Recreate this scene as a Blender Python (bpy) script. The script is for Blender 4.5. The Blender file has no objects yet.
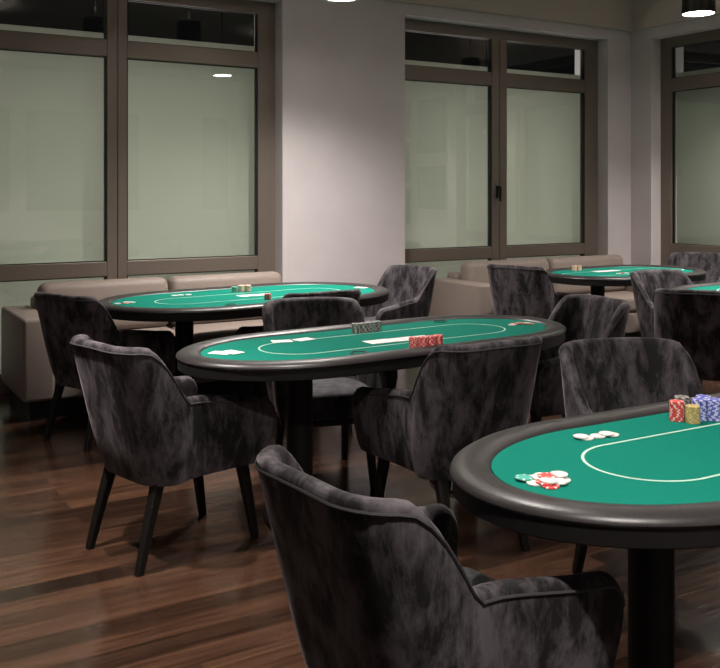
import bpy, bmesh, math, random
from mathutils import Vector, Matrix
random.seed(7)
C = bpy.context.scene.collection
PI = math.pi

# ------------------------------------------------------------------ materials
def lin(c):
    def f(v):
        v /= 255.0
        return v/12.92 if v <= .04045 else ((v+.055)/1.055)**2.4
    return tuple(f(v) for v in c)

def mat(name, rgb, rough=.5, metal=0.0, spec=.5, coat=0.0):
    m = bpy.data.materials.new(name); m.use_nodes = True
    b = m.node_tree.nodes['Principled BSDF']
    b.inputs['Base Color'].default_value = (*rgb, 1)
    b.inputs['Roughness'].default_value = rough
    b.inputs['Metallic'].default_value = metal
    b.inputs['Specular IOR Level'].default_value = spec
    b.inputs['Coat Weight'].default_value = coat
    return m

def nt(m):
    n = m.node_tree
    def add(t, **kw):
        x = n.nodes.new(t)
        for k, v in kw.items(): setattr(x, k, v)
        return x
    return n, add, n.links.new, n.nodes['Principled BSDF']

def noise_mat(name, c1, c2, scale=8, rough=.5, bump=0.0, stretch=(1,1,1), lo=.35, hi=.65, detail=4, spec=.5):
    m = mat(name, c1, rough, spec=spec)
    n, add, link, b = nt(m)
    tc = add('ShaderNodeTexCoord'); mp = add('ShaderNodeMapping')
    mp.inputs['Scale'].default_value = stretch
    no = add('ShaderNodeTexNoise'); no.inputs['Scale'].default_value = scale; no.inputs['Detail'].default_value = detail
    cr = add('ShaderNodeValToRGB')
    cr.color_ramp.elements[0].position = lo; cr.color_ramp.elements[1].position = hi
    cr.color_ramp.elements[0].color = (*c1, 1); cr.color_ramp.elements[1].color = (*c2, 1)
    link(tc.outputs['Object'], mp.inputs['Vector']); link(mp.outputs['Vector'], no.inputs['Vector'])
    link(no.outputs['Fac'], cr.inputs['Fac']); link(cr.outputs['Color'], b.inputs['Base Color'])
    if bump:
        bu = add('ShaderNodeBump'); bu.inputs['Strength'].default_value = bump; bu.inputs['Distance'].default_value = .01
        link(no.outputs['Fac'], bu.inputs['Height']); link(bu.outputs['Normal'], b.inputs['Normal'])
    return m

def velvet_mat(name, dark, light, sheen, tint):
    m = mat(name, dark, .75, spec=.25)
    n, add, link, b = nt(m)
    tc = add('ShaderNodeTexCoord'); oi = add('ShaderNodeObjectInfo')
    va = add('ShaderNodeVectorMath', operation='MULTIPLY'); va.inputs[1].default_value = (13, 13, 5)
    mul = add('ShaderNodeMath', operation='MULTIPLY'); mul.inputs[1].default_value = 37.0
    vb = add('ShaderNodeVectorMath', operation='ADD')
    link(tc.outputs['Object'], va.inputs[0]); link(va.outputs[0], vb.inputs[0])
    link(oi.outputs['Random'], mul.inputs[0]); link(mul.outputs[0], vb.inputs[1])
    no = add('ShaderNodeTexNoise'); no.inputs['Scale'].default_value = 1.0; no.inputs['Detail'].default_value = 5
    no.inputs['Roughness'].default_value = .70; no.inputs['Distortion'].default_value = .25
    link(vb.outputs[0], no.inputs['Vector'])
    cr = add('ShaderNodeValToRGB')
    cr.color_ramp.elements[0].position = .42; cr.color_ramp.elements[1].position = .60
    cr.color_ramp.elements[0].color = (*dark, 1); cr.color_ramp.elements[1].color = (*light, 1)
    link(no.outputs['Fac'], cr.inputs['Fac']); link(cr.outputs['Color'], b.inputs['Base Color'])
    mr = add('ShaderNodeMapRange'); mr.inputs['From Min'].default_value = .40; mr.inputs['From Max'].default_value = .62
    mr.inputs['To Min'].default_value = sheen*.25; mr.inputs['To Max'].default_value = sheen
    link(no.outputs['Fac'], mr.inputs['Value']); link(mr.outputs['Result'], b.inputs['Sheen Weight'])
    b.inputs['Sheen Roughness'].default_value = .38
    b.inputs['Sheen Tint'].default_value = (*tint, 1)
    bu = add('ShaderNodeBump'); bu.inputs['Strength'].default_value = .25; bu.inputs['Distance'].default_value = .006
    link(no.outputs['Fac'], bu.inputs['Height']); link(bu.outputs['Normal'], b.inputs['Normal'])
    return m

def floor_mat():
    m = mat('walnut planks', (.03, .018, .012), .3)
    n, add, link, b = nt(m)
    tc = add('ShaderNodeTexCoord')
    br = add('ShaderNodeTexBrick'); br.offset = .37; br.offset_frequency = 2
    br.inputs['Scale'].default_value = 1; br.inputs['Brick Width'].default_value = 1.6; br.inputs['Row Height'].default_value = .105
    br.inputs['Mortar Size'].default_value = .0012; br.inputs['Bias'].default_value = 0
    br.inputs['Color1'].default_value = (0, 0, 0, 1); br.inputs['Color2'].default_value = (1, 1, 1, 1)
    br.inputs['Mortar'].default_value = (.1, .1, .1, 1)
    link(tc.outputs['Object'], br.inputs['Vector'])
    cr = add('ShaderNodeValToRGB'); e = cr.color_ramp.elements
    e[0].color = (.015, .0078, .0050, 1); e[1].color = (.074, .036, .0205, 1)
    x = e.new(.45); x.color = (.035, .0172, .0105, 1)
    link(br.outputs['Color'], cr.inputs['Fac'])
    mp = add('ShaderNodeMapping'); mp.inputs['Scale'].default_value = (1.6, 26, 1)
    no = add('ShaderNodeTexNoise'); no.inputs['Scale'].default_value = 1.6; no.inputs['Detail'].default_value = 6; no.inputs['Distortion'].default_value = .5
    link(tc.outputs['Object'], mp.inputs['Vector']); link(mp.outputs['Vector'], no.inputs['Vector'])
    mr = add('ShaderNodeMapRange'); mr.inputs['From Min'].default_value = .3; mr.inputs['From Max'].default_value = .7
    mr.inputs['To Min'].default_value = .55; mr.inputs['To Max'].default_value = 1.4
    link(no.outputs['Fac'], mr.inputs['Value'])
    mx = add('ShaderNodeVectorMath', operation='SCALE')
    link(cr.outputs['Color'], mx.inputs[0]); link(mr.outputs['Result'], mx.inputs['Scale'])
    link(mx.outputs[0], b.inputs['Base Color'])
    rr = add('ShaderNodeMapRange'); rr.inputs['To Min'].default_value = .13; rr.inputs['To Max'].default_value = .27
    link(no.outputs['Fac'], rr.inputs['Value']); link(rr.outputs['Result'], b.inputs['Roughness'])
    bu = add('ShaderNodeBump'); bu.inputs['Strength'].default_value = .12; bu.inputs['Distance'].default_value = .004
    link(no.outputs['Fac'], bu.inputs['Height']); link(bu.outputs['Normal'], b.inputs['Normal'])
    return m

def glass_mat():
    m = bpy.data.materials.new('window glass'); m.use_nodes = True
    n = m.node_tree; n.nodes.clear()
    out = n.nodes.new('ShaderNodeOutputMaterial'); mix = n.nodes.new('ShaderNodeMixShader')
    tr = n.nodes.new('ShaderNodeBsdfTransparent'); gl = n.nodes.new('ShaderNodeBsdfGlossy')
    tr.inputs['Color'].default_value = (.95, .975, .95, 1)
    gl.inputs['Roughness'].default_value = .015; gl.inputs['Color'].default_value = (.97, 1, .97, 1)
    fr = n.nodes.new('ShaderNodeFresnel'); fr.inputs['IOR'].default_value = 1.9
    ge = n.nodes.new('ShaderNodeNewGeometry'); iv = n.nodes.new('ShaderNodeMath'); iv.operation = 'SUBTRACT'; iv.inputs[0].default_value = 1
    ml = n.nodes.new('ShaderNodeMath'); ml.operation = 'MULTIPLY'
    n.links.new(ge.outputs['Backfacing'], iv.inputs[1]); n.links.new(iv.outputs[0], ml.inputs[0]); n.links.new(fr.outputs[0], ml.inputs[1])
    n.links.new(ml.outputs[0], mix.inputs[0]); n.links.new(tr.outputs[0], mix.inputs[1]); n.links.new(gl.outputs[0], mix.inputs[2])
    n.links.new(mix.outputs[0], out.inputs['Surface'])
    return m

def emit_mat(name, rgb, s):
    m = bpy.data.materials.new(name); m.use_nodes = True
    b = m.node_tree.nodes['Principled BSDF']
    b.inputs['Base Color'].default_value = (.8, .8, .8, 1)
    b.inputs['Emission Color'].default_value = (*rgb, 1); b.inputs['Emission Strength'].default_value = s
    return m

M = {}
M['wall'] = noise_mat('wall paint', (.57, .525, .535), (.60, .555, .565), 3, .85, .02)
M['ceiling'] = mat('ceiling paint', (.50, .44, .40), .9)
M['floor'] = floor_mat()
M['frame'] = mat('bronze aluminium', (.19, .155, .13), .42, .3)
M['gasket'] = mat('black rubber gasket', (.006, .006, .006), .5)
M['glass'] = glass_mat()
M['blind'] = noise_mat('pale screen fabric', (.54, .565, .51), (.57, .59, .54), 40, .9)
n_, add_, link_, b_ = nt(M['blind'])
tr_ = add_('ShaderNodeBsdfTranslucent'); tr_.inputs['Color'].default_value = (.60, .615, .555, 1)
mx_ = add_('ShaderNodeMixShader'); mx_.inputs[0].default_value = .5
link_(b_.outputs[0], mx_.inputs[1]); link_(tr_.outputs[0], mx_.inputs[2])
link_(mx_.outputs[0], [q for q in n_.nodes if q.type == 'OUTPUT_MATERIAL'][0].inputs['Surface'])
M['reveal'] = mat('white reveal paint', (.70, .70, .67), .7)
M['handle'] = mat('black handle metal', (.01, .01, .01), .35, .6)
M['vinyl'] = noise_mat('black vinyl', (.022, .019, .019), (.028, .025, .025), 160, .38, .05, spec=.45)
M['skirt'] = mat('black table skirt', (.008, .0075, .0075), .5, spec=.3)
M['felt'] = noise_mat('green felt', (.003, .152, .108), (.0045, .175, .125), 260, .95, .05, spec=.1)
M['line'] = mat('white felt line', (.42, .62, .52), .9, spec=.1)
M['column'] = mat('black powder coat', (.006, .0055, .0055), .6, spec=.25)
M['velvet'] = velvet_mat('grey crushed velvet', (.0085, .0072, .0085), (.080, .070, .077), .5, (.66, .58, .62))
M['velvet_seat'] = velvet_mat('grey velvet seat', (.030, .030, .034), (.075, .075, .082), .6, (.62, .60, .64))
M['piping'] = mat('charcoal velvet piping', (.03, .028, .03), .8)
M['leg'] = noise_mat('black stained wood', (.004, .0035, .003), (.007, .006, .005), 20, .5, stretch=(6, 6, .6), spec=.25)
M['leather'] = noise_mat('taupe leather', (.215, .174, .150), (.24, .197, .170), 90, .52, .08, spec=.35)
M['plinth'] = mat('black plinth', (.006, .006, .006), .5)
M['card'] = mat('white card stock', (.80, .78, .75), .5)
M['cup'] = mat('black cup holder', (.006, .006, .006), .3)
M['lampblack'] = mat('matt black lamp metal', (.006, .006, .006), .45)
M['diffuser'] = emit_mat('lamp diffuser', (1.0, .93, .84), 30)
M['artmount'] = mat('grey art mount', (.16, .165, .155), .8)
M['artprint'] = noise_mat('grey art print', (.08, .085, .08), (.20, .21, .19), 5, .8)
M['artframe'] = mat('dark picture frame', (.05, .045, .04), .4)
M['paneldark'] = noise_mat('grey wall panel', (.10, .105, .10), (.13, .135, .13), 6, .8)
M['wood_trim'] = mat('baseboard paint', (.42, .38, .36), .6)

# ------------------------------------------------------------------ mesh helpers
def obj(name, bm, m, parent=None, smooth=False, loc=None):
    me = bpy.data.meshes.new(name)
    bmesh.ops.recalc_face_normals(bm, faces=bm.faces[:])
    bm.to_mesh(me); bm.free()
    for k in (m if isinstance(m, (list, tuple)) else [m]): me.materials.append(k)
    if smooth:
        for p in me.polygons: p.use_smooth = True
        me.set_sharp_from_angle(angle=math.radians(48))
    o = bpy.data.objects.new(name, me); C.objects.link(o)
    if parent: o.parent = parent
    if loc: o.location = loc
    return o

def empty(name, loc=(0, 0, 0), rz=0):
    o = bpy.data.objects.new(name, None); C.objects.link(o)
    o.location = loc; o.rotation_euler = (0, 0, rz); o.empty_display_size = .1
    return o

def tag(o, label, cat, group=None):
    o['label'] = label; o['category'] = cat
    if group: o['group'] = group
    return o

def struct(o):
    o['kind'] = 'structure'; return o

def box(bm, x0, x1, y0, y1, z0, z1, bev=0, seg=2):
    t = bmesh.new()
    bmesh.ops.create_cube(t, size=1)
    for v in t.verts:
        v.co = Vector(((x0+x1)/2 + v.co.x*(x1-x0), (y0+y1)/2 + v.co.y*(y1-y0), (z0+z1)/2 + v.co.z*(z1-z0)))
    if bev: bmesh.ops.bevel(t, geom=t.edges[:], offset=bev, segments=seg, profile=.5, affect='EDGES')
    join(bm, t)

def join(bm, t):
    me = bpy.data.meshes.new('tmp'); t.to_mesh(me); t.free(); bm.from_mesh(me); bpy.data.meshes.remove(me)

def loft(bm, rings, close=True, cap0=True, cap1=True):
    R = [[bm.verts.new(p) for p in r] for r in rings]
    n = len(R[0])
    for a, b in zip(R, R[1:]):
        for i in range(n if close else n-1):
            j = (i+1) % n
            bm.faces.new((a[i], a[j], b[j], b[i]))
    if cap0: bm.faces.new(R[0][::-1])
    if cap1: bm.faces.new(R[-1])
    return R

def circ(x, y, z, rx, ry=None, n=24):
    ry = rx if ry is None else ry
    return [(x+rx*math.cos(2*PI*i/n), y+ry*math.sin(2*PI*i/n), z) for i in range(n)]

def tube(bm, pts, r, n=8):
    pts = [Vector(p) for p in pts]; rings = []
    for i, p in enumerate(pts):
        d = (pts[min(i+1, len(pts)-1)] - pts[max(i-1, 0)]).normalized()
        u = d.cross(Vector((0, 0, 1)))
        if u.length < 1e-4: u = Vector((1, 0, 0))
        u.normalize(); v = d.cross(u)
        rings.append([p + (u*math.cos(2*PI*k/n) + v*math.sin(2*PI*k/n))*r for k in range(n)])
    loft(bm, rings)

def copy_tree(o, parent=None):
    c = o.copy(); C.objects.link(c)
    if parent: c.parent = parent
    for ch in list(o.children): copy_tree(ch, c)
    return c

def smooth_step(t):
    t = min(1, max(0, t)); return t*t*(3-2*t)

# ------------------------------------------------------------------ room shell
WF, WR = 6.72, 7.296          # back wall face (y), right wall face (x)
WL, WB = -3.0, -3.2           # left wall, wall behind the camera
HD = 2.975                    # window head
CE = 3.60                     # ceiling height
bm = bmesh.new(); box(bm, WL-.2, WR+.6, WB-.2, WF+.6, -.1, 0); struct(obj('floor', bm, M['floor']))
bm = bmesh.new(); box(bm, WL-.2, WR+.6, WB-.2, WF+.6, CE, CE+.1); struct(obj('ceiling', bm, M['ceiling']))
W1, W2, W3 = (.68, 3.296), (4.488, 6.965), (3.90, 6.456)
T = .40
bm = bmesh.new()
box(bm, WL-.2, W1[0], WF, WF+T, 0, HD); box(bm, W1[1], W2[0], WF, WF+T, 0, HD); box(bm, W2[1], WR+T, WF, WF+T, 0, HD)
box(bm, WL-.2, WR+T, WF, WF+T, HD, CE)
struct(obj('wall_back', bm, M['wall']))
bm = bmesh.new()
box(bm, WR, WR+T, W3[1], WF, 0, HD); box(bm, WR, WR+T, WB-.2, W3[0], 0, HD); box(bm, WR, WR+T, WB-.2, WF, HD, CE)
struct(obj('wall_right', bm, M['wall']))
bm = bmesh.new(); box(bm, WL-.2, WL, WB, WF, 0, CE); struct(obj('wall_left', bm, M['wall']))
bm = bmesh.new(); box(bm, WL-.2, WR, WB-.2, WB, 0, CE); struct(obj('wall_front', bm, M['wall']))
# bulkhead trims above the windows
bm = bmesh.new(); box(bm, WL, WR, WF-.07, WF, 3.075, CE); struct(obj('trim_1', bm, M['ceiling']))
bm = bmesh.new(); box(bm, WR-.07, WR, WB, WF-.07, 3.075, CE); struct(obj('trim_2', bm, M['ceiling']))
bm = bmesh.new(); box(bm, W1[1]+.002, W2[0]-.002, WF-.014, WF, 0, .09); struct(obj('baseboard_back', bm, M['wood_trim']))
bm = bmesh.new(); box(bm, WR-.014, WR, WB, W3[0]-.01, 0, .09); struct(obj('baseboard_right', bm, M['wood_trim']))

def window(name, loc, rz, stiles, handles=()):
    """local x along the wall, y outward (0 = frame front), z up"""
    r = struct(empty(name, loc, rz))
    x0, x1 = stiles[0][0], stiles[-1][1]
    D = .07
    bm = bmesh.new()
    box(bm, x0, x1, 0, D, 0, .12); box(bm, x0, x1, 0, D, 2.875, HD)
    for s in (stiles[0], stiles[-1]): box(bm, s[0], s[1], 0, D, .12, 2.875)
    obj('window_frame', bm, M['frame'], r)
    for s in stiles[1:-1]:
        bm = bmesh.new(); mid = (s[0]+s[1])/2
        box(bm, s[0], mid-.006, 0, D, .12, 2.875, .004); box(bm, mid-.006, mid+.006, .008, D, .12, 2.875)
        box(bm, mid+.006, s[1], 0, D, .12, 2.875, .004)
        obj('mullion', bm, M['frame'], r)
    for a, b in zip(stiles, stiles[1:]):
        xa, xb = a[1], b[0]
        bm = bmesh.new(); box(bm, xa, xb, .001, D, 2.432, 2.56, .004); obj('transom_rail', bm, M['frame'], r)
        bm = bmesh.new(); box(bm, xa, xb, .001, D, .79, .90, .004); obj('lower_rail', bm, M['frame'], r)
        for z0, z1, nm in ((.12, .79, 'lower_pane'), (.90, 2.432, 'main_pane'), (2.56, 2.875, 'transom_pane')):
            bm = bmesh.new(); box(bm, xa, xb, .040, .046, z0, z1); obj(nm, bm, M['glass'], r)
            bm = bmesh.new(); g = .014
            box(bm, xa, xa+g, .022, .040, z0, z1); box(bm, xb-g, xb, .012, .040, z0, z1)
            box(bm, xa+g, xb-g, .022, .040, z0, z0+g*.5); box(bm, xa+g, xb-g, .022, .040, z1-g*.5, z1)
            obj('gasket', bm, M['gasket'], r)
    # pale screen behind the lower panes and the reveal round it
    bm = bmesh.new(); box(bm, x0+.07, x1-.07, .16, .17, .02, 2.632); obj('screen_blind', bm, M['blind'], r)
    bm = bmesh.new(); box(bm, x0, x0+.07, D, .26, .02, HD); box(bm, x1-.07, x1, D, .26, .02, HD); obj('reveal_lining', bm, M['reveal'], r)
    for hx in handles:
        bm = bmesh.new(); box(bm, hx-.012, hx+.012, -.012, 0, 1.36, 1.48, .004); box(bm, hx-.010, hx+.010, -.05, -.012, 1.455, 1.475, .004)
        box(bm, hx-.010, hx+.010, -.055, -.038, 1.33, 1.475, .006); obj('window_handle', bm, M['handle'], r)
    return r
window('window_1', (0, WF+.14, 0), 0, [(W1[0], .83), (1.911, 2.062), (3.143, W1[1])])
window('window_2', (0, WF+.14, 0), 0, [(W2[0], 4.57), (5.576, 5.76), (6.785, W2[1])], handles=(5.64,))
# window_3 : local x runs along world -y from the corner
window('window_3', (WR+.14, 0, 0), -PI/2, [(-W3[1], -6.325), (-5.26, -5.10), (-4.03, -W3[0])])

# ------------------------------------------------------------------ pictures and panels (seen mirrored in the panes)
def picture(loc, rz, w, h, label, group=None):
    r = tag(empty('framed_picture', loc, rz), label, 'picture', group)
    bm = bmesh.new(); t = .035
    box(bm, -w/2, w/2, 0, .03, -h/2, -h/2+t); box(bm, -w/2, w/2, 0, .03, h/2-t, h/2)
    box(bm, -w/2, -w/2+t, 0, .03, -h/2+t, h/2-t); box(bm, w/2-t, w/2, 0, .03, -h/2+t, h/2-t)
    obj('picture_frame', bm, M['artframe'], r)
    bm = bmesh.new(); box(bm, -w/2+t, w/2-t, .004, .016, -h/2+t, h/2-t); obj('mount', bm, M['artmount'], r)
    bm = bmesh.new(); box(bm, -w/2+.11, w/2-.11, .0165, .020, -h/2+.12, h/2-.12); obj('print', bm, M['artprint'], r)
    return r
for y, z, w, h, lb in ((3.55, 2.32, .62, .74, 'tall framed print on the right wall, upper one of the pair nearest the window'),
                       (3.55, 1.48, .62, .58, 'squarish framed print on the right wall, lower one of the pair nearest the window'),
                       (2.75, 2.45, .55, .50, 'framed print on the right wall, top of the column of three'),
                       (2.75, 1.84, .55, .56, 'framed print on the right wall, middle of the column of three'),
                       (2.75, 1.22, .55, .50, 'framed print on the right wall, bottom of the column of three')):
    picture((WR-.001, y, z), PI/2, w, h, lb, 'framed prints on the right wall')
for x, w, lb in ((3.98, 1.36, 'broad grey wall panel on the wall behind the camera'), (5.13, .40, 'narrow grey wall panel beside the broad one behind the camera'),
                 (6.86, .52, 'grey wall panel nearest the right corner behind the camera'), (2.85, .34, 'narrow grey wall panel left of the broad one behind the camera')):
    r = tag(empty('wall_panel', (x, WB+.001, 1.98), 0), lb, 'wall panel', 'grey panels on the rear wall')
    bm = bmesh.new(); box(bm, -w/2, w/2, 0, .03, -.9, .9, .005); obj('panel_face', bm, M['paneldark'], r)

# ------------------------------------------------------------------ sofas
def cushion(bm, x0, x1, y0, y1, z0, z1, b=.05):
    box(bm, x0, x1, y0, y1, z0, z1, b, 4)

def sofa(loc, w, label, seats=2, d=.78, ah=.635):
    r = tag(empty('sofa', loc), label, 'sofa', None)
    aw = .19
    bm = bmesh.new(); box(bm, .05, w-.05, .06, d-.05, 0, .12); obj('plinth', bm, M['plinth'], r)
    bm = bmesh.new(); box(bm, aw, w-aw, .02, d, .12, .30, .01); obj('base', bm, M['leather'], r)
    for a in (0, w-aw):
        bm = bmesh.new(); cushion(bm, a, a+aw, 0, d, .12, ah, .022); obj('armrest', bm, M['leather'], r, True)
    bm = bmesh.new(); cushion(bm, aw, w-aw, d-.16, d, .30, .70, .03); obj('backrest', bm, M['leather'], r, True)
    n = seats; cw = (w-2*aw)/n
    for i in range(n):
        a = aw+i*cw
        bm = bmesh.new(); cushion(bm, a+.003, a+cw-.003, .01, d-.17, .302, .46, .045); obj('seat_cushion', bm, M['leather'], r, True)
        bm = bmesh.new(); cushion(bm, -cw/2+.004, cw/2-.004, -.085, .085, 0, .36, .06)
        o = obj('back_cushion', bm, M['leather'], r, True); o.location = (a+cw/2, d-.29, .45); o.rotation_euler = (-.14, 0, 0)
    return r
sofa((1.13, 5.90, 0), 2.19, 'long taupe leather sofa under the left window, behind the far left table')
sofa((4.72, 5.97, 0), 2.3, 'taupe leather sofa under the middle window, behind the far right table', d=.72, ah=.655)

# ------------------------------------------------------------------ armchairs
def half_width(x):
    """centre line half width: arms splay to the front, slight waist, wider back"""
    return .226 + .040*smooth_step((x+.10)/.38) + .016*smooth_step((-.10-x)/.12)

def chair_path():
    """centre line of the shell in plan at crest height, right arm front -> back -> left arm front"""
    w, xb, r, xf = .242, -.348, .135, .295
    P = []
    D = [0, .002, .007, .015, .026, .040, .055] + [.055 + (xf-xb-r-.055)*k/13 for k in range(1, 13)]
    n = len(D)
    for d in D:
        x = xf - d
        dy = (half_width(x+.01)-half_width(x-.01))/.02
        l = math.hypot(dy, 1); P.append((x, -half_width(x), -dy/l*-1*-1, -1/l))
    m = 9
    for i in range(m+1):
        t = PI/2*i/m; P.append((xb+r - r*math.sin(t), -w+r - r*math.cos(t), -math.sin(t), -math.cos(t)))
    k = 6
    for i in range(1, k): P.append((xb, (-w+r) + (2*w-2*r)*i/k, -1, 0))
    Q = [(x, -y, nx, -ny) for x, y, nx, ny in P[:n+m+1]][::-1]
    return P + Q
PATH = chair_path()

def crest_z(x, y):
    arm = .604 + .035*smooth_step((.28-x)/.36)
    u = smooth_step((-.105-x)/.170)
    z = arm + (.851-.639)*u
    z += .006*math.cos(min(1, abs(y)/.242)*PI/2) * u
    d = .295 - x; rr = .055
    if d < rr: z -= rr - math.sqrt(max(0, rr*rr-(rr-d)**2))
    return z

def shell_ring(i):
    x, y, nx, ny = PATH[i]
    zt = crest_z(x, y)
    th = .048; r = th/2
    zb_out = .318 + .018*smooth_step((x+.33)/.6); zb_in = .40
    wgt = smooth_step((.08-x)/.45)
    def place(off, z):
        q = max(0, min(1, (z-.30)/.56)); q1 = max(0, min(1, (z-.30)/.22))
        px = x + nx*off; py = y + ny*off
        px += wgt*(.145*(1-q)) - (1-wgt)*.022*(1-q1)
        py *= .90 + .10*smooth_step(q1)**.8
        return (px, py, z)
    ring = []
    K = 7
    for k in range(K+1): ring.append(place(r*(1 if k else .6), zb_out + (zt-r-zb_out)*k/K if k else zb_out-.006))
    for k in range(1, 6):
        a = PI*k/6; ring.append(place(r*math.cos(a), zt-r+r*math.sin(a)))
    for k in range(K+1): ring.append(place(-r, zt-r + (zb_in-(zt-r))*k/K))
    return ring

def piping_pts():
    out = []
    for i in range(len(PATH)):
        out.append(shell_ring(i)[7])
    return out

SEAM = min(range(19), key=lambda i: abs(PATH[i][0]+.09))
N = len(PATH)
def make_chair():
    r = empty('armchair')
    rings = [shell_ring(i) for i in range(N)]
    for nm, a, b in (('armrest', 0, SEAM), ('backrest', SEAM, N-1-SEAM), ('armrest', N-1-SEAM, N-1)):
        bm = bmesh.new(); loft(bm, rings[a:b+1])
        o = obj(nm, bm, M['velvet'], r, True)
        if nm == 'backrest': back = o
    pp = piping_pts()
    bm = bmesh.new(); tube(bm, pp, .0042, 6); obj('piping', bm, M['piping'], back, True)
    # seat cushion
    bm = bmesh.new()
    def plan(s, z, xo=0):
        w, xb, xf, rr = (.205)*s, -.20, .278+xo, .09
        P = []
        for cx, cy, a0 in ((xf-.05, w-.05, 0), (xb+rr, w-rr, PI/2), (xb+rr, -w+rr, PI), (xf-.05, -w+.05, 1.5*PI)):
            q = rr if cx < 0 else .05
            for k in range(6):
                t = a0 + PI/2*k/5; P.append((cx+q*math.cos(t), cy+q*math.sin(t), z))
        return P
    loft(bm, [plan(.96, .345, -.02), plan(1.0, .365, 0), plan(1, .43, .006), plan(.985, .455, 0), plan(.93, .470, -.02), plan(.78, .477, -.06)])
    obj('seat', bm, M['velvet_seat'], r, True)
    bm = bmesh.new(); box(bm, -.17, .235, -.19, .19, .305, .346, .012); obj('seat_frame', bm, M['piping'], r)
    for sx, sy in ((-1, -1), (-1, 1), (1, -1), (1, 1)):
        bm = bmesh.new()
        bx, by, tx, ty = (.278 if sx > 0 else -.263), .183*sy, (.222 if sx > 0 else -.175), .168*sy
        def sq(cx, cy, z, h):
            b = h*.35
            return [(cx+a*h - (0 if not c else 0), cy+d*h, z) for a, d, c in
                    ((1, -.65, 0), (1, .65, 0), (.65, 1, 0), (-.65, 1, 0), (-1, .65, 0), (-1, -.65, 0), (-.65, -1, 0), (.65, -1, 0))]
        loft(bm, [sq(bx, by, 0, .0145), sq(bx, by, .004, .0155), sq((bx+tx)/2, (by+ty)/2, .17, .0195), sq(tx, ty, .318, .0235)])
        obj('leg', bm, M['leg'], r)
    return r
CH = [
 ('C3', 1.192, 1.675, 5, 'large dark velvet armchair in the foreground, back to us, at the front table end'),
 ('C1', 1.262, 3.585, 14, 'grey velvet armchair at the left end of the middle table, legs clear on the floor'),
 ('C2', 1.485, 5.385, 23, 'black-looking velvet armchair at the left end of the far left table, beside the sofa arm'),
 ('C4', 2.26, 3.06, 90, 'dark velvet armchair with its back to us on the near side of the middle table'),
 ('C5', 2.205, 4.04, -105, 'velvet armchair facing us across the middle table, behind the grey chip stacks'),
 ('C6', 2.54, 4.93, 92, 'black-backed velvet armchair on the near side of the far left table'),
 ('C7', 3.67, 5.76, 188, 'velvet armchair in front of the white pier, right end of far left table'),
 ('C8', 4.97, 5.60, 17, 'dark velvet armchair at left end of far right table, before the second sofa'),
 ('C9', 3.335, 3.60, 173, 'velvet armchair at the right end of the middle table, turned toward us'),
 ('C10', 2.555, 2.22, -107, 'plum velvet armchair facing us across the front table, behind the blue chip stacks'),
 ('C11', 5.23, 4.31, -92, 'pale lit velvet armchair facing us between the far right table and the black chair'),
 ('C12', 4.68, 3.75, 38, 'black velvet armchair with its back to us at the right edge of the picture'),
 ('C13', 6.86, 5.60, 205, 'velvet armchair under the right wall window, farthest in the corner'),
]
proto = None
for k, x, y, rz, lb in CH:
    if proto is None: o = proto = make_chair()
    else: o = copy_tree(proto)
    o.location = (x, y, 0); o.rotation_euler = (0, 0, math.radians(rz))
    tag(o, lb, 'armchair', 'velvet armchairs around the card tables')

# ------------------------------------------------------------------ poker tables
def oval(L, W, e, z, n=96):
    P = []
    for i in range(n):
        t = 2*PI*i/n; c, s = math.cos(t), math.sin(t)
        P.append((math.copysign(L/2-e, c)*(1 if abs(c) > 1e-9 else 0) + e*c, W/2*s, z))
    return P
def ring_oval(L, W, e, ins, z, n=96): return oval(L-2*ins, W-2*ins, e-ins, z, n)
FZ = .766
def poker_table(x, y, rz, label, L=1.983, W=.82, e=.55, ped=.46, cups=()):
    r = tag(empty('poker_table', (x, y, 0), math.radians(rz)), label, 'poker table', 'oval green felt poker tables')
    # padded rail
    bm = bmesh.new(); prof = []
    prof += [(.016, .750), (.005, .751), (.0005, .757), (.003, .765)]
    prof += [(.016, .773), (.034, .778), (.052, .779), (.070, .777), (.086, .7725), (.097, .7665), (.101, .757), (.101, .735)]
    loft(bm, [ring_oval(L, W, e, i, z) for i, z in prof], cap0=False, cap1=False)
    obj('padded_rail', bm, M['vinyl'], r, True)
    bm = bmesh.new(); loft(bm, [ring_oval(L, W, e, .012, .708), ring_oval(L, W, e, .007, .712), ring_oval(L, W, e, .007, .752)]); obj('skirt', bm, M['skirt'], r)
    bm = bmesh.new(); loft(bm, [ring_oval(L, W, e, .100, .735), ring_oval(L, W, e, .100, FZ)]); obj('felt_top', bm, M['felt'], r)
    bm = bmesh.new()
    rings = [[(px_, py_-.014, pz_) for px_, py_, pz_ in oval(1.275+2*d, .31+2*d, .165+d, z)] for d, z in ((0, FZ-.002), (0, FZ+.0007), (.0075, FZ+.0007), (.0075, FZ-.002))]
    loft(bm, rings, cap0=False, cap1=False); obj('betting_line', bm, M['line'], r)
    for sx in (-1, 1):
        bm = bmesh.new(); c = sx*ped
        loft(bm, [circ(c, 0, .034, .075), circ(c, 0, .05, .055), circ(c, 0, .68, .055), circ(c, 0, .69, .10), circ(c, 0, .706, .10)])
        col = obj('pedestal', bm, M['column'], r, True)
        bm = bmesh.new(); loft(bm, [circ(c, 0, 0, .11, .25, 40), circ(c, 0, .018, .11, .25, 40), circ(c, 0, .030, .095, .235, 40), circ(c, 0, .036, .09, .12, 40)])
        obj('foot_plate', bm, M['column'], col)
    for cx, cy in cups:
        bm = bmesh.new(); loft(bm, [circ(cx, cy, FZ-.003, .036), circ(cx, cy, FZ+.003, .036), circ(cx, cy, FZ+.003, .030), circ(cx, cy, FZ-.002, .028)])
        obj('cup_holder', bm, M['cup'], r)
    return r
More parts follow.
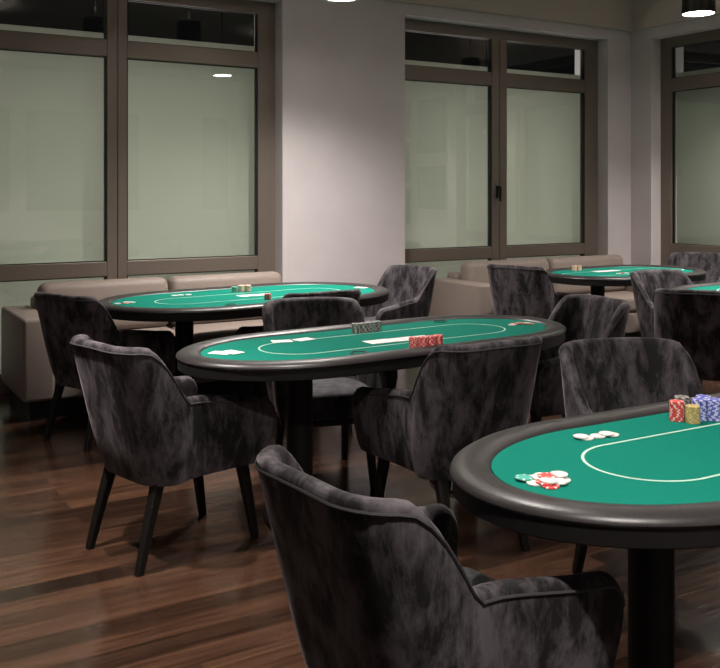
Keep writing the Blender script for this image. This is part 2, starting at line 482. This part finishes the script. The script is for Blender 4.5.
poker_table(2.235, 1.560, -1.3, 'large foreground oval poker table with padded black rail and blue chip stacks')
poker_table(2.240, 3.490, 3.0, 'middle oval poker table with red and grey chip stacks on green felt', cups=((-.335, -.262), (.51, .262)))
poker_table(2.40, 5.345, 5.7, 'far left oval poker table in front of the long sofa', L=1.97, W=1.07, e=.6, ped=.46, cups=((-.335, -.355),))
poker_table(5.73, 5.36, 1.7, 'far right oval poker table near the room corner', L=1.50, W=.94, e=.46, ped=.30)
poker_table(5.78, 3.93, 0, 'poker table at the right edge of the picture, mostly hidden by the black chair', ped=.55)

# ------------------------------------------------------------------ chips and cards
CHC = {'red': ((.66, .075, .07), (.80, .70, .64)), 'blue': ((.10, .12, .52), (.66, .67, .86)), 'white': ((.70, .69, .64), (.62, .60, .55)),
       'grey': ((.12, .12, .11), (.42, .42, .38)), 'yellow': ((.50, .36, .10), (.60, .55, .38)), 'pink': ((.62, .25, .20), (.78, .62, .50)),
       'teal': ((.05, .38, .30), (.62, .72, .64)), 'peach': ((.72, .50, .36), (.78, .66, .52))}
CH_T, CH_R = .004, .0205
chip_mesh = {}
def chip(color):
    if color not in chip_mesh:
        a, b = CHC[color]
        ma, mb = mat(color+' chip clay', a, .5), mat(color+' chip edge spot', b, .5)
        bm = bmesh.new(); n = 24; h = CH_T
        R = loft(bm, [circ(0, 0, 0, CH_R-.0006, n=n), circ(0, 0, .0006, CH_R, n=n), circ(0, 0, h-.0006, CH_R, n=n), circ(0, 0, h-.0002, CH_R-.0008, n=n), circ(0, 0, h-.0002, CH_R*.66, n=n), circ(0, 0, h-.0005, CH_R*.64, n=n)])
        bm.faces.ensure_lookup_table()
        for i, f in enumerate(bm.faces):
            c = f.calc_center_median(); rad = math.hypot(c.x, c.y)
            k = int(((math.atan2(c.y, c.x)+2*PI) % (2*PI))/(2*PI)*n)
            f.material_index = 1 if (rad > CH_R*.7 and k % 4 < (2 if color in ('blue', 'grey') else 1)) else 0
        o = obj('poker_chip', bm, [ma, mb]); chip_mesh[color] = o.data
        return o
    o = bpy.data.objects.new('poker_chip', chip_mesh[color]); C.objects.link(o); return o
def stack(x, y, color, n, label, group):
    for i in range(n):
        o = chip(color)
        o.location = (x+random.uniform(-.0007, .0007), y+random.uniform(-.0007, .0007), FZ+.0003+i*CH_T)
        o.rotation_euler = (0, 0, random.uniform(0, 6.28)); tag(o, label, 'poker chip', group)
def pile(cx, cy, ux, uy, colors, label, group, sp=.036, z=FZ):
    """overlapping flat layers: colors = list of layers, each a list of (color, a, b) offsets"""
    for li, layer in enumerate(colors):
        for col, a, b in layer:
            o = chip(col); o.location = (cx+ux*a-uy*b, cy+uy*a+ux*b, z+.0003+li*CH_T)
            o.rotation_euler = (0, 0, random.uniform(0, 6.28)); tag(o, label.replace('%', col), 'poker chip', group+' '+col)
card_mesh = None
def card(x, y, rz, label, group, z=0, w=.063, l=.089):
    bm = bmesh.new(); t = .0008
    P = []
    for cx, cy, a0 in ((w/2-.004, l/2-.004, 0), (-w/2+.004, l/2-.004, PI/2), (-w/2+.004, -l/2+.004, PI), (w/2-.004, -l/2+.004, 1.5*PI)):
        for k in range(4): P.append((cx+.004*math.cos(a0+PI/2*k/3), cy+.004*math.sin(a0+PI/2*k/3)))
    loft(bm, [[(a, b, 0) for a, b in P], [(a, b, t) for a, b in P]])
    o = obj('playing_card', bm, M['card'], loc=(x, y, FZ+.0014+z)); o.rotation_euler = (0, 0, rz)
    tag(o, label, 'playing card', group); return o
# front table
for x, y, col, n, lb in ((2.132, 1.793, 'red', 14, 'pinkish red poker chip in the leftmost stack on the front table far side'),
                         (2.150, 1.752, 'yellow', 12, 'yellow edged poker chip in the short stack between red and blue ones'),
                         (2.176, 1.812, 'grey', 15, 'pale grey poker chip in the stack behind the blue stacks'),
                         (2.192, 1.764, 'blue', 15, 'blue and white poker chip in the left one of the three blue stacks'),
                         (2.228, 1.741, 'blue', 15, 'blue and white poker chip in the nearest of the three blue stacks'),
                         (2.236, 1.785, 'blue', 15, 'blue and white poker chip in the right rear of the three blue stacks')):
    stack(x, y, col, n, lb, 'chips of the %s stack at %s' % (col, {14: 'the left end', 12: 'the front', 15: ('the rear' if col == 'grey' else lb[34:].split(' of')[0].strip())}[n]))
pile(1.428, 1.572, .78, 0, [
    [('red', -.018, .030), ('white', .024, .032), ('red', .060, .014), ('white', -.040, -.008), ('red', .002, -.012), ('white', .044, -.026), ('red', -.022, -.050)],
    [('white', -.004, .014), ('red', .036, .004), ('red', -.022, -.028), ('white', .016, -.044), ('teal', -.046, .034)],
    [('red', .010, .000), ('white', .052, -.006), ('white', -.012, -.034)]],
    '% poker chip in the loose heap at the left end of the front table', 'loose heap on the front table,')
pile(1.767, 1.783, 1, 0, [[('white', 0, 0)], [('white', -.010, .008)]], 'white poker chip of the left pair lying on the front table felt', 'left pair on the front table,')
pile(1.828, 1.775, 1, 0, [[('white', -.020, .006), ('white', .022, -.002)], [('white', .008, .002)]], 'white poker chip of the right cluster lying on the front table felt', 'right cluster on the front table,')
# middle table
for (x, y), w_ in zip(((2.180, 3.672), (2.222, 3.671), (2.264, 3.678), (2.306, 3.690)), ('first', 'second', 'third', 'fourth')):
    stack(x, y, 'grey', 11, 'grey poker chip in the %s of four grey stacks from the left, middle table' % w_, '%s grey stack on the middle table' % w_)
for (x, y), w_ in zip(((2.165, 3.176), (2.207, 3.168), (2.249, 3.168), (2.291, 3.176)), ('first', 'second', 'third', 'fourth')):
    stack(x, y, 'red', 12, 'red poker chip in the %s of four red stacks from the left, middle table' % w_, '%s red stack on the middle table' % w_)
pile(3.03, 3.485, .8, -.5, [[('pink', -.045, 0), ('red', -.004, .004), ('pink', .038, -.002), ('white', -.062, -.036)], [('pink', -.020, .004), ('peach', .020, 0)]],
     '% poker chip in the small heap at the right end of the middle table', 'small heap on the middle table,')
for x, y, rz, lb in ((1.435, 3.492, .7, 'white playing card at the left end of the middle table, left one of two'),
                     (1.478, 3.476, .3, 'white playing card at the left end of the middle table, right one of two'),
                     (1.775, 3.627, 1.3, 'white playing card near the far rail of the middle table, left one of two'),
                     (1.880, 3.622, 1.8, 'white playing card near the far rail of the middle table, right one of two')):
    card(x, y, rz, lb, 'playing cards on the middle table', z=.0014 if x == 1.478 else 0)
for i in range(5):
    card(2.105+i*.066, 3.400+(i % 2)*.003, random.uniform(-.05, .05), 'white playing card, number %s from the left in the dealt row on the middle table' % ('one', 'two', 'three', 'four', 'five')[i], 'dealt row of cards on the middle table')
# far left table
for x, y, col, n, w_ in ((2.385, 5.566, 'teal', 9, 'left'), (2.428, 5.560, 'peach', 11, 'middle'), (2.470, 5.548, 'peach', 11, 'right'), (2.394, 5.085, 'red', 9, 'lone')):
    stack(x, y, col, n, '%s poker chip in the %s stack on the far left table' % (col, w_), '%s %s stack on the far left table' % (w_, col))
pile(1.595, 5.345, 1, .1, [[('white', -.045, 0), ('pink', 0, -.02), ('white', .045, .006), ('pink', .02, .034)], [('white', .01, 0)]],
     '% poker chip in the flat heap at the left end of the far left table', 'flat heap on the far left table,')
pile(2.035, 5.572, 1, .1, [[('white', -.06, 0), ('white', -.015, .006), ('white', .034, -.004)]], 'white poker chip lying near the far rail of the far left table', 'far rail of the far left table,')
for i, (x, y) in enumerate(((2.345, 5.335), (2.415, 5.333), (2.485, 5.331))):
    card(x, y, .1, 'white playing card, %s one of three beside the peach chips on the far left table' % ('left', 'middle', 'right')[i], 'cards on the far left table')
card(3.235, 5.385, .5, 'white playing card at the right end of the far left table', None)
# far right table
for x, y, w_ in ((5.455, 5.640, 'left'), (5.499, 5.630, 'right')):
    stack(x, y, 'peach', 11, 'peach poker chip in the %s one of two stacks on the far right table' % w_, '%s peach stack on the far right table' % w_)
for i in range(4):
    card(5.545+i*.068, 5.470, .05, 'white playing card, number %s from the left in the row on the far right table' % ('one', 'two', 'three', 'four')[i], 'dealt row of cards on the far right table')
pile(5.60, 5.25, 1, 0, [[('white', -.04, 0), ('red', .004, .01), ('white', .046, 0)]], '% poker chip in the flat heap at the near right of the far right table', 'near heap on the far right table,')
pile(4.99, 5.46, 1, 0, [[('pink', -.03, 0), ('white', .014, .01), ('pink', .055, -.01)]], '% poker chip in the flat heap at the left end of the far right table', 'left heap on the far right table,')


# ------------------------------------------------------------------ pendant lamps
def pendant(x, y, z, label, r_=.12, watts=60, up=30, cone=92, blend=.6):
    r = tag(empty('pendant_light', (x, y, z)), label, 'pendant lamp', 'black cylinder pendant lamps')
    h = .30
    bm = bmesh.new()
    loft(bm, [circ(0, 0, .02, r_-.008, n=32), circ(0, 0, 0, r_-.008, n=32), circ(0, 0, 0, r_, n=32), circ(0, 0, h, r_*.93, n=32), circ(0, 0, h+.01, r_*.5, n=32)], cap0=False)
    obj('lamp_housing', bm, M['lampblack'], r, True)
    bm = bmesh.new(); loft(bm, [circ(0, 0, .004, r_-.009, n=32), circ(0, 0, .012, r_-.009, n=32)]); obj('diffuser', bm, M['diffuser'], r)
    bm = bmesh.new(); loft(bm, [circ(0, 0, h+.008, .008, n=10), circ(0, 0, CE-z-.02, .008, n=10)]); obj('stem', bm, M['lampblack'], r)
    bm = bmesh.new(); loft(bm, [circ(0, 0, CE-z-.025, .05, n=20), circ(0, 0, CE-z, .05, n=20)]); obj('ceiling_rose', bm, M['lampblack'], r)
    l = bpy.data.lights.new('lamp_beam', 'SPOT'); l.energy = watts; l.spot_size = math.radians(cone); l.spot_blend = blend
    l.shadow_soft_size = .05; l.color = (1.0, .92, .87)
    o = bpy.data.objects.new('lamp_beam', l); C.objects.link(o); o.parent = r; o.location = (0, 0, -.01)
    if up:  # added upward fill spot, lifts the room's ambient light by ceiling bounce
        l = bpy.data.lights.new('fill_uplight', 'SPOT'); l.energy = up; l.spot_size = math.radians(120); l.spot_blend = .8
        l.shadow_soft_size = .06; l.color = (1.0, .92, .87)
        o = bpy.data.objects.new('fill_uplight', l); C.objects.link(o); o.parent = r; o.location = (0, 0, h+.03); o.rotation_euler = (PI, 0, 0)
LAMPS = (
 (3.11, 5.44, 270, 136, 'black cylinder pendant in front of the white pier, only its glowing rim in view'),
 (5.66, 4.56, 110, 104, 'black cylinder pendant at the upper right, glowing disc below'),
 (4.03, 4.03, 10, 92, 'black cylinder pendant above the aisle right of the middle table'),
 (2.30, 5.15, 68, 104, 'black cylinder pendant above the far left table'),
 (1.55, 2.50, 105, 96, 'black cylinder pendant between the middle and the front table'),
 (0.30, 3.40, 270, 84, 'black cylinder pendant over the open floor at the left'),
 (6.90, 4.90, 190, 130, 'added unseen black cylinder pendant brightening the corner by the right wall window'),  # extra lamp added out of view to light the room corner
 (0.95, 0.45, 190, 126, 'black cylinder pendant left of the foreground armchair'),
 (2.30, -2.00, 260, 112, 'added unseen black cylinder pendant brightening the wall behind the camera'),  # extra lamp added to wash the rear wall mirrored in the panes
 (5.60, 2.60, 330, 112, 'added unseen black cylinder pendant brightening the chair and table at the right edge'))  # extra lamp added out of view to brighten the chair facing it
for x, y, pw, cn, lb in LAMPS: pendant(x, y, 2.74, lb, watts=pw, cone=cn, blend=1.0 if cn > 128 else .6)
# area lights added outside the windows to backlight the pale screens
for x, y, rz, w_, pw in ((1.99, 8.0, 0, 2.6, 39), (5.73, 8.0, 0, 2.4, 36), (8.6, 5.2, -PI/2, 2.5, 9)):
    l = bpy.data.lights.new('added_backlight', 'AREA'); l.shape = 'RECTANGLE'; l.size = w_; l.size_y = 2.1; l.energy = pw; l.color = (1.0, .92, .92)
    o = bpy.data.objects.new('added_backlight', l); C.objects.link(o); o.location = (x, y, 1.35); o.rotation_euler = (-PI/2, 0, rz)

# ------------------------------------------------------------------ world, camera, view
w = bpy.data.worlds.new('night'); bpy.context.scene.world = w; w.use_nodes = True
w.node_tree.nodes['Background'].inputs[0].default_value = (.0015, .0015, .0016, 1)
cam = bpy.data.cameras.new('camera'); co = bpy.data.objects.new('camera', cam); C.objects.link(co)
co.location = (0, 0, 1.42); co.rotation_euler = (PI/2, 0, -.54)
cam.sensor_width = 36; cam.lens = 920/720*36; cam.shift_y = -(334-192)/720; cam.clip_start = .05
bpy.context.scene.camera = co
v = bpy.context.scene.view_settings
v.view_transform = 'Standard'; v.look = 'None'; v.gamma = 1; v.exposure = .65; v.use_curve_mapping = False
